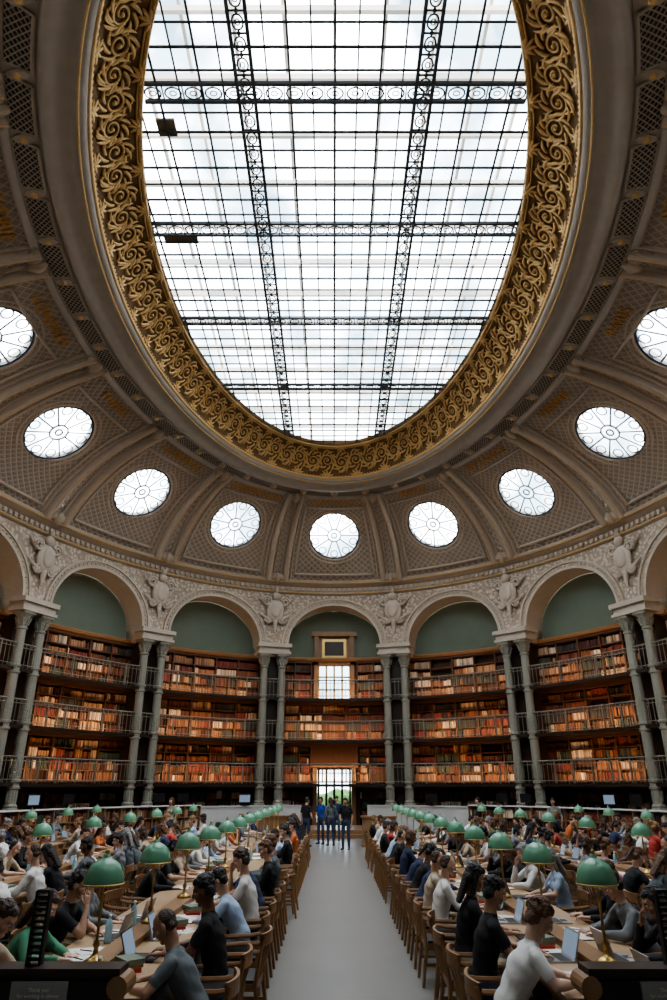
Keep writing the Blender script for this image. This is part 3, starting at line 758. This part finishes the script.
    for (e,wr,hdv,zh),sx in zip(arms,(-1,1)):
        s0=sh+np.array([sx*S_,0,-.01]); e=np.array(e,float); wr=np.array(wr,float)
        mid=s0+(e-s0)*.6
        c(s0,mid,.056,.050,2)
        st=2 if sleeve=='long' else 0; d=.006 if sleeve=='long' else -.004
        c(mid,e,.044+d,.040+d,st); c(e,e+(wr-e)*.35,.041+d,.040+d,st); c(e+(wr-e)*.35,wr-(wr-e)*.08,.040+d,.027+d,st)
        c(wr-(wr-e)*.12,wr,.026,.025,0)
        R=frameY(hdv,zh); V,F=HANDS[sx]; out.add(V@R.T+wr,F,0)
    V,F=remesh(body,.0145,3)
    Cn=np.array([V[f].mean(0) for f in F]); D=[]
    for p0,p1,a,b,tag in pr:
        ax=p1-p0; t=np.clip(((Cn-p0)@ax)/(ax@ax+1e-9),0,1); D.append(np.linalg.norm(Cn-(p0+t[:,None]*ax),axis=1)-(a+(b-a)*t))
    tg=np.array([p[4] for p in pr])[np.argmin(np.array(D),0)]
    V=V+ .004*np.sin(V[:,2:3]*55+V[:,0:1]*30)*unit(np.array([0,1,0]))
    out.add(V,F,tg.tolist())
    H=MB()
    ell(H,(0,-.012,.035),(.076,.094,.085)); cap(H,(0,.02,.0),(0,.035,-.065),(.062,.06),(.042,.042),X)
    cap(H,(-.02,.055,-.085),(.02,.055,-.085),.024,.024,(0,1,0)); cap(H,(-.035,.068,.035),(.035,.068,.035),.018,.018,(0,1,0))
    cap(H,(0,.083,.025),(0,.104,-.015),.009,.013,n=8); cap(H,(-.012,.093,-.02),(.012,.093,-.02),.009,.009,(0,1,0),n=8)
    cap(H,(-.042,.06,-.018),(-.03,.06,-.045),.025,.02); cap(H,(.042,.06,-.018),(.03,.06,-.045),.025,.02)
    for sx in (-1,1): ell(H,(sx*.078,-.005,0),(.011,.02,.032))
    cap(H,(0,-.02,-.02),(0,-.022,-.05),.048,.044)
    V,F=remesh(H,.0062,2)
    out.add(T(V),F,0)
    for sx in (-1,1):
        e=MB(); ell(e,(sx*.031,.076,.008),(.0135,.0125,.0085),5,8,6); ell(e,(sx*.031,.0875,.008),(.0055,.003,.0055),1,6,4); cap(e,(sx*.018,.085,.026),(sx*.044,.078,.026),.0045,.0035,mat=1,n=6,k=2)
        out.add(T(np.concatenate(e.v)),e.f,e.m)
    e=MB(); cap(e,(-.022,.079,-.052),(.022,.079,-.052),(.006,.0065),(.006,.0065),(0,0,1),6,8,2); out.add(T(np.concatenate(e.v)),e.f,e.m)
    if hair=='buzz':
        h=MB(); ell(h,(0,-.026,.036),(.0785,.088,.0865)); cap(h,(-.045,-.055,-.015),(.045,-.055,-.015),.040,.040,(0,1,0))
        V,F=remesh(h,.0085,1); out.add(T(V),F,1)
    else:
        h=MB(); ell(h,(0,-.028,.050),(.086,.094,.086)); ell(h,(0,.012,.086),(.066,.07,.042))
        cap(h,(-.045,-.055,-.005),(.045,-.055,-.005),.052,.052,(0,1,0)); cap(h,(-.03,-.062,-.035),(.03,-.062,-.035),.036,.036,(0,1,0))
        r_=random.Random(seed)
        for q in range(30):
            a=r_.uniform(0,6.28); l=r_.uniform(.1,1.5); x,y,z=math.cos(l)*math.cos(a),math.cos(l)*math.sin(a),math.sin(l)
            if y>.5 and z<.6: continue
            ell(h,(x*.076,-.028+y*.084,.050+z*.080),(.022,.026,.018),0,8,5)
        if hair=='long':
            for sx in (-1,1): cap(h,(sx*.072,-.01,.04),(sx*.085,-.01,-.16),.026,.022); 
            cap(h,(0,-.085,.0),(0,-.105,-.24),(.09,.045),(.075,.03),X)
        if hair=='bob':
            for sx in (-1,1): cap(h,(sx*.074,-.01,.03),(sx*.082,.01,-.09),.026,.026)
            cap(h,(0,-.08,.0),(0,-.075,-.10),(.085,.045),(.08,.035),X)
        if hair=='bun': ell(h,(0,-.125,.09),(.045,.045,.045))
        if hair=='tail': cap(h,(0,-.12,.07),(0,-.16,-.14),.032,.018)
        if hair=='curly':
            for q in range(70):
                a=r_.uniform(0,6.28); l=r_.uniform(-.1,1.5); x,y,z=math.cos(l)*math.cos(a),math.cos(l)*math.sin(a),math.sin(l)
                if y>.55 and z<.5: continue
                ell(h,(x*.09,-.025+y*.10,.05+z*.095),(.022,.022,.022),0,8,5)
        V,F=remesh(h,.0068,1); out.add(T(V),F,1)
    return out.mesh(name,PM,True)
SK=[mat('skin_light',(.58,.36,.26),.5),mat('skin_tan',(.45,.26,.17),.5),mat('skin_brown',(.20,.10,.06),.5),mat('skin_fair',(.64,.42,.32),.5)]
HR=[mat('hair_black',(.012,.01,.009),.5,bump=.6,bscale=60),mat('hair_brown',(.06,.032,.018),.5,bump=.6,bscale=60),mat('hair_chestnut',(.13,.06,.028),.5,bump=.6,bscale=60),mat('hair_blond',(.30,.18,.08),.5,bump=.6,bscale=60),mat('hair_grey',(.28,.27,.26),.5,bump=.6,bscale=60)]
CLC={'black':(.014,.014,.016),'navy':(.025,.035,.08),'white':(.7,.69,.66),'grey':(.18,.19,.20),'green':(.08,.26,.15),'beige':(.45,.37,.27),'blue':(.36,.46,.60),'red':(.42,.05,.04),'orange':(.55,.16,.05),'slate':(.12,.14,.15),'olive':(.14,.15,.07),'pink':(.5,.28,.28),'royal':(.03,.08,.35)}
CL={k:mat('cloth_'+k,v,.85,bump=.10,bscale=18) for k,v in CLC.items()}
M_shoe=mat('shoe',(.03,.025,.02),.4); M_eye=mat('eye_white',(.75,.73,.7),.3); M_lip=mat('lips',(.38,.14,.12),.5); M_jean=mat('denim',(.04,.06,.11),.85)
PM=[SK[0],HR[0],CL['black'],M_jean,M_shoe,M_eye,M_lip]
VAR={}
for q_,(nm,a) in enumerate(dict(m_type_short=('type','short','short',False),m_write_short=('write','short','long',False),m_write_buzz=('write','buzz','short',False),m_type_buzz=('type','buzz','long',False),m_write_curly=('write','curly','short',False),
    m_chin_short=('chin','short','short',False),m_back_short=('back','short','long',False),f_write_long=('write','long','long',True),f_type_long=('type','long','short',True),f_type_bun=('type','bun','long',True),
    f_chin_bob=('chin','bob','long',True),f_write_tail=('write','tail','short',True),s_m=('stand','short','short',False),s_f=('stand','long','long',True),w_m=('walk','short','long',False)).items()):
    VAR[nm]=make_person('person_'+nm,*a,seed=q_)
def person(var,x,y,rz,top,hair=0,skin=0,bot=None,z=0,sc=1.0):
    me=VAR[var]
    nm=('seated_' if var[0] in 'mf' and var[1]=='_' else ('walking_' if var[0]=='w' else 'standing_'))+('woman' if (var[0]=='f' or var=='s_f') else 'man')
    o=put(me,nm,x,y,z,rz); o.scale=(sc,sc,sc)
    ms=[SK[skin],HR[hair],CL[top],bot or M_jean]
    for i,m in enumerate(ms): o.material_slots[i].link='OBJECT'; o.material_slots[i].material=m
    return o
R_=random.Random(11)
seated=[v for v in VAR if v[:2] in('m_','f_') and 'buzz' not in v]*2+['m_type_buzz','m_write_buzz']
EXP={}
EXP[(-1,'in',0)]=('m_write_buzz','slate',1,1); EXP[(-1,'in',1)]=('m_type_short','black',0,2); EXP[(-1,'in',2)]=None
EXP[(-1,'in',3)]=('m_write_short','blue',0,0); EXP[(-1,'in',4)]=('m_type_short','white',1,0); EXP[(-1,'in',5)]=('m_chin_short','navy',1,0)
EXP[(1,'in',0)]=('m_write_curly','white',2,3); EXP[(1,'in',1)]=('m_type_short','black',0,1); EXP[(1,'in',2)]=('f_type_long','black',0,1); EXP[(1,'in',3)]=None; EXP[(1,'in',4)]=('m_type_buzz','white',1,0)
EXP[(-1,'out',1)]=('f_write_long','green',1,3); EXP[(-1,'out',0)]=('f_write_tail','beige',1,0); EXP[(-1,'out',2)]=('m_chin_short','black',0,1); EXP[(-1,'out',3)]=('f_type_bun','grey',1,0)
EXP[(1,'out',0)]=('m_back_short','black',0,1); EXP[(1,'out',1)]=('f_chin_bob','black',0,1); EXP[(1,'out',2)]=('m_write_short','grey',0,0)
tops=['black']*5+['navy','white','white','white','grey','slate','green','beige','blue','red','orange','olive','navy','grey','pink','slate','beige','blue']
SP=.87
def seatrow(tx,sgn,y0,y1,row):
    n=int((y1-y0)/SP)
    for i in range(n):
        y=y0+.3+i*SP
        for kind in ('in','out'):
            d=.90
            x=tx-sgn*d if kind=='in' else tx+sgn*d
            face=(1 if tx>x else -1)
            rz=-math.pi/2 if face>0 else math.pi/2
            key=(sgn,kind,i) if row==0 else None
            occ=R_.random()<.77; v=R_.choice(seated); top=R_.choice(tops); hr=R_.choice([0,0,1,1,1,2,3,4,2,0]); sk=R_.choice([0,0,1,3,2]); jr=R_.uniform(-.2,.2)
            if key in EXP:
                e=EXP[key]; occ=e is not None; jr=0
                if e: v,top,hr,sk=e
            back=0 if occ else R_.uniform(-.1,.1)
            put(CH,'wooden_armchair',x-face*back,y,0,rz+(0 if occ else R_.uniform(-.3,.3)))
            if occ: person(v,x,y,rz+jr*.4,top,hr,sk,R_.choice([None,None,CL['black'],CL['beige'],CL['grey']]),sc=R_.uniform(.95,1.03))
            q=R_.random(); px=x+face*.62
            if occ or q<.2:
                if 'write' in v or q>.75: put(OB if q>.4 else PPm,'open_book' if q>.4 else 'paper_sheets',px,y+.02,.75,rz+R_.uniform(-.2,.2))
                else: put(R_.choice(LT),'laptop_computer',px,y,.75,rz+R_.uniform(-.08,.08))
                if R_.random()<.5: put(PPm,'paper_sheets',px-face*.05,y+.33,.75,rz+R_.uniform(-.5,.5))
                if R_.random()<.3: put(BT,'water_bottle',px+face*.05,y-.24,.75,0)
                elif R_.random()<.3: put(ST,'book_stack',px+face*.02,y-.38,.75,rz+R_.uniform(-.4,.4))
TXO=.10
for sg in (-1,1):
    for r,(tx,y0,y1) in enumerate(((2.05,5.65,25.5),(5.0,6.5,25.5),(7.95,10.5,25))):
        X0=sg*tx+TXO
        table(X0,y0,y1); seatrow(X0,sg,y0,y1,r)
        y=y0+.7; q=0
        while y<y1:
            put(LP,'desk_lamp',X0,y,.815,0); y+=2*SP*(1 if r==0 else 1.5)
for sg in (-1,1):
    mb=MB(); cx=sg*2.12+TXO
    box(mb,cx-.5,cx+.5,5.45,5.63,0,.93,0); box(mb,cx-.53,cx+.53,5.42,5.64,.93,.97,0); box(mb,cx-.46,cx+.46,5.43,5.45,.55,.90,3)
    for d in (-1,1):
        tube(mb,[(cx+d*.52,5.42,.86),(cx+d*.52,5.66,.86)],.07,1,14); tube(mb,[(cx+d*.50,5.54,0),(cx+d*.50,5.54,.8)],[.06,.045],1,8)
    box(mb,cx-.19,cx+.19,5.415,5.432,.74,.90,2)
    mb.obj('table_end_panel',[M_woodD,M_woodL,M_plaque,M_black])
    cu=bpy.data.curves.new('t','FONT'); cu.body='Thank you\nfor working in silence\nMerci de votre silence'; cu.size=.032; cu.align_x='CENTER'; cu.align_y='CENTER'; cu.extrude=.001
    o=bpy.data.objects.new('tmp',cu); SC.collection.objects.link(o); dg=bpy.context.evaluated_depsgraph_get(); me=bpy.data.meshes.new_from_object(o.evaluated_get(dg)); bpy.data.objects.remove(o)
    me.materials.clear(); me.materials.append(M_paper); o=bpy.data.objects.new('sign_lettering',me); o.location=(cx,5.412,.82); o.rotation_euler=(math.pi/2,0,0); SC.collection.objects.link(o)
    mb=MB(); x=sg*2.22+TXO
    for d in (-.045,.045): box(mb,x+d-.008,x+d+.008,5.5,5.56,.97,1.42,0)
    for z in np.linspace(.97,1.42,13): box(mb,x-.045,x+.045,5.5,5.56,z-.008,z+.008,0)
    mb.obj('perforated_signage_post',[M_black])
for (v,x,y,rz,top,h) in (('s_m',.42,27.5,2.8,'black',0),('s_f',-.15,29.4,.4,'slate',1),('s_m',-.55,30.2,2.5,'royal',1),('s_m',-1.1,28.9,-.6,'black',0),('w_m',.1,32,3.1,'navy',0)):
    person(v,x,y,rz,top,h,R_.choice([0,1,3]))
person('s_f',-6.2,27.9,2.6,'beige',2,0); person('s_m',8.0,26.8,2.6,'grey',0,1); person('w_m',5.6,28.5,1.6,'black',0,0)
def desk(x,y,w,d):
    mb=MB(); box(mb,x-w,x+w,y-d,y+d,1.02,1.08,0); box(mb,x-w+.05,x+w-.05,y-d+.05,y+d-.05,.08,1.02,1); box(mb,x-w,x+w,y-d,y+d,0,.08,1)
    n=max(2,int(w*2/.5))
    for i in range(n):
        a=x-w+.1+i*(2*w-.2)/n; box(mb,a+.04,a+(2*w-.2)/n-.04,y-d+.03,y-d+.06,.2,.9,0)
    mb.obj('service_desk',[M_woodL,M_woodL])
desk(1.75,29.2,.7,.35); desk(-2.3,29.8,.8,.35)
mb=MB(); box(mb,-1.6,1.6,33.6,34.0,0,.16,0); box(mb,-1.6,1.6,34.0,38.4,0,.32,0); mb.obj('entrance_steps',[M_woodL])
mb=MB(); box(mb,-.28,.28,-.02,.02,.12,.46,0); box(mb,-.26,.26,-.024,-.02,.14,.44,1); box(mb,-.03,.03,-.0,.03,0,.2,0); box(mb,-.12,.12,-.08,.1,0,.015,0); MO=mb.mesh('desktop_monitor',[M_black,M_screen])
for i,s in enumerate((-19,-17,-11.5,-10,-6,6.5,11,12.5,17.5,19,21)):
    o=bpy.data.objects.new('desktop_monitor',MO); z=1.42 if abs(s)>9 else 1.36
    M2=Matrix(wmat(s,RO+.1,z).tolist())
    if i%4==0: M2=M2@Matrix.Rotation(math.pi,4,'Z')
    o.matrix_world=M2; SC.collection.objects.link(o)
# ------------------------------------------------------------------ world & light
w=bpy.data.worlds.new('World'); SC.world=w; w.use_nodes=True; nt=w.node_tree; bg=nt.nodes['Background']
tc=nt.nodes.new('ShaderNodeTexCoord'); n=nt.nodes.new('ShaderNodeTexNoise'); n.inputs['Scale'].default_value=7; n.inputs['Detail'].default_value=6
nt.links.new(tc.outputs['Generated'],n.inputs['Vector']); cr=nt.nodes.new('ShaderNodeValToRGB')
cr.color_ramp.elements[0].position=.38; cr.color_ramp.elements[0].color=(.20,.26,.30,1); cr.color_ramp.elements[1].position=.60; cr.color_ramp.elements[1].color=(.97,.98,1,1)
nt.links.new(n.outputs['Fac'],cr.inputs[0]); nt.links.new(cr.outputs[0],bg.inputs['Color']); bg.inputs['Strength'].default_value=5.0
L=bpy.data.lights.new('skylight_portal','AREA'); L.shape='ELLIPSE'; L.size=2*GB; L.size_y=2*GA; L.cycles.is_portal=True
o=bpy.data.objects.new('skylight_portal',L); o.location=(0,GY,ZG+.15); SC.collection.objects.link(o)
# ------------------------------------------------------------------ camera
cam=bpy.data.cameras.new('camera'); co=bpy.data.objects.new('camera',cam); SC.collection.objects.link(co); SC.camera=co
cam.sensor_fit='VERTICAL'; cam.sensor_height=36; cam.lens=24; cam.clip_start=.05; cam.clip_end=300
co.location=(-.04,0,2.1); co.rotation_euler=(math.radians(90+23.35),0,0)
SC.view_settings.view_transform='AgX'; SC.view_settings.look='AgX - Medium High Contrast'; SC.view_settings.exposure=1.65
print('objects',len(bpy.data.objects),'polys',sum(len(o.data.polygons) for o in bpy.data.objects if o.type=='MESH'))
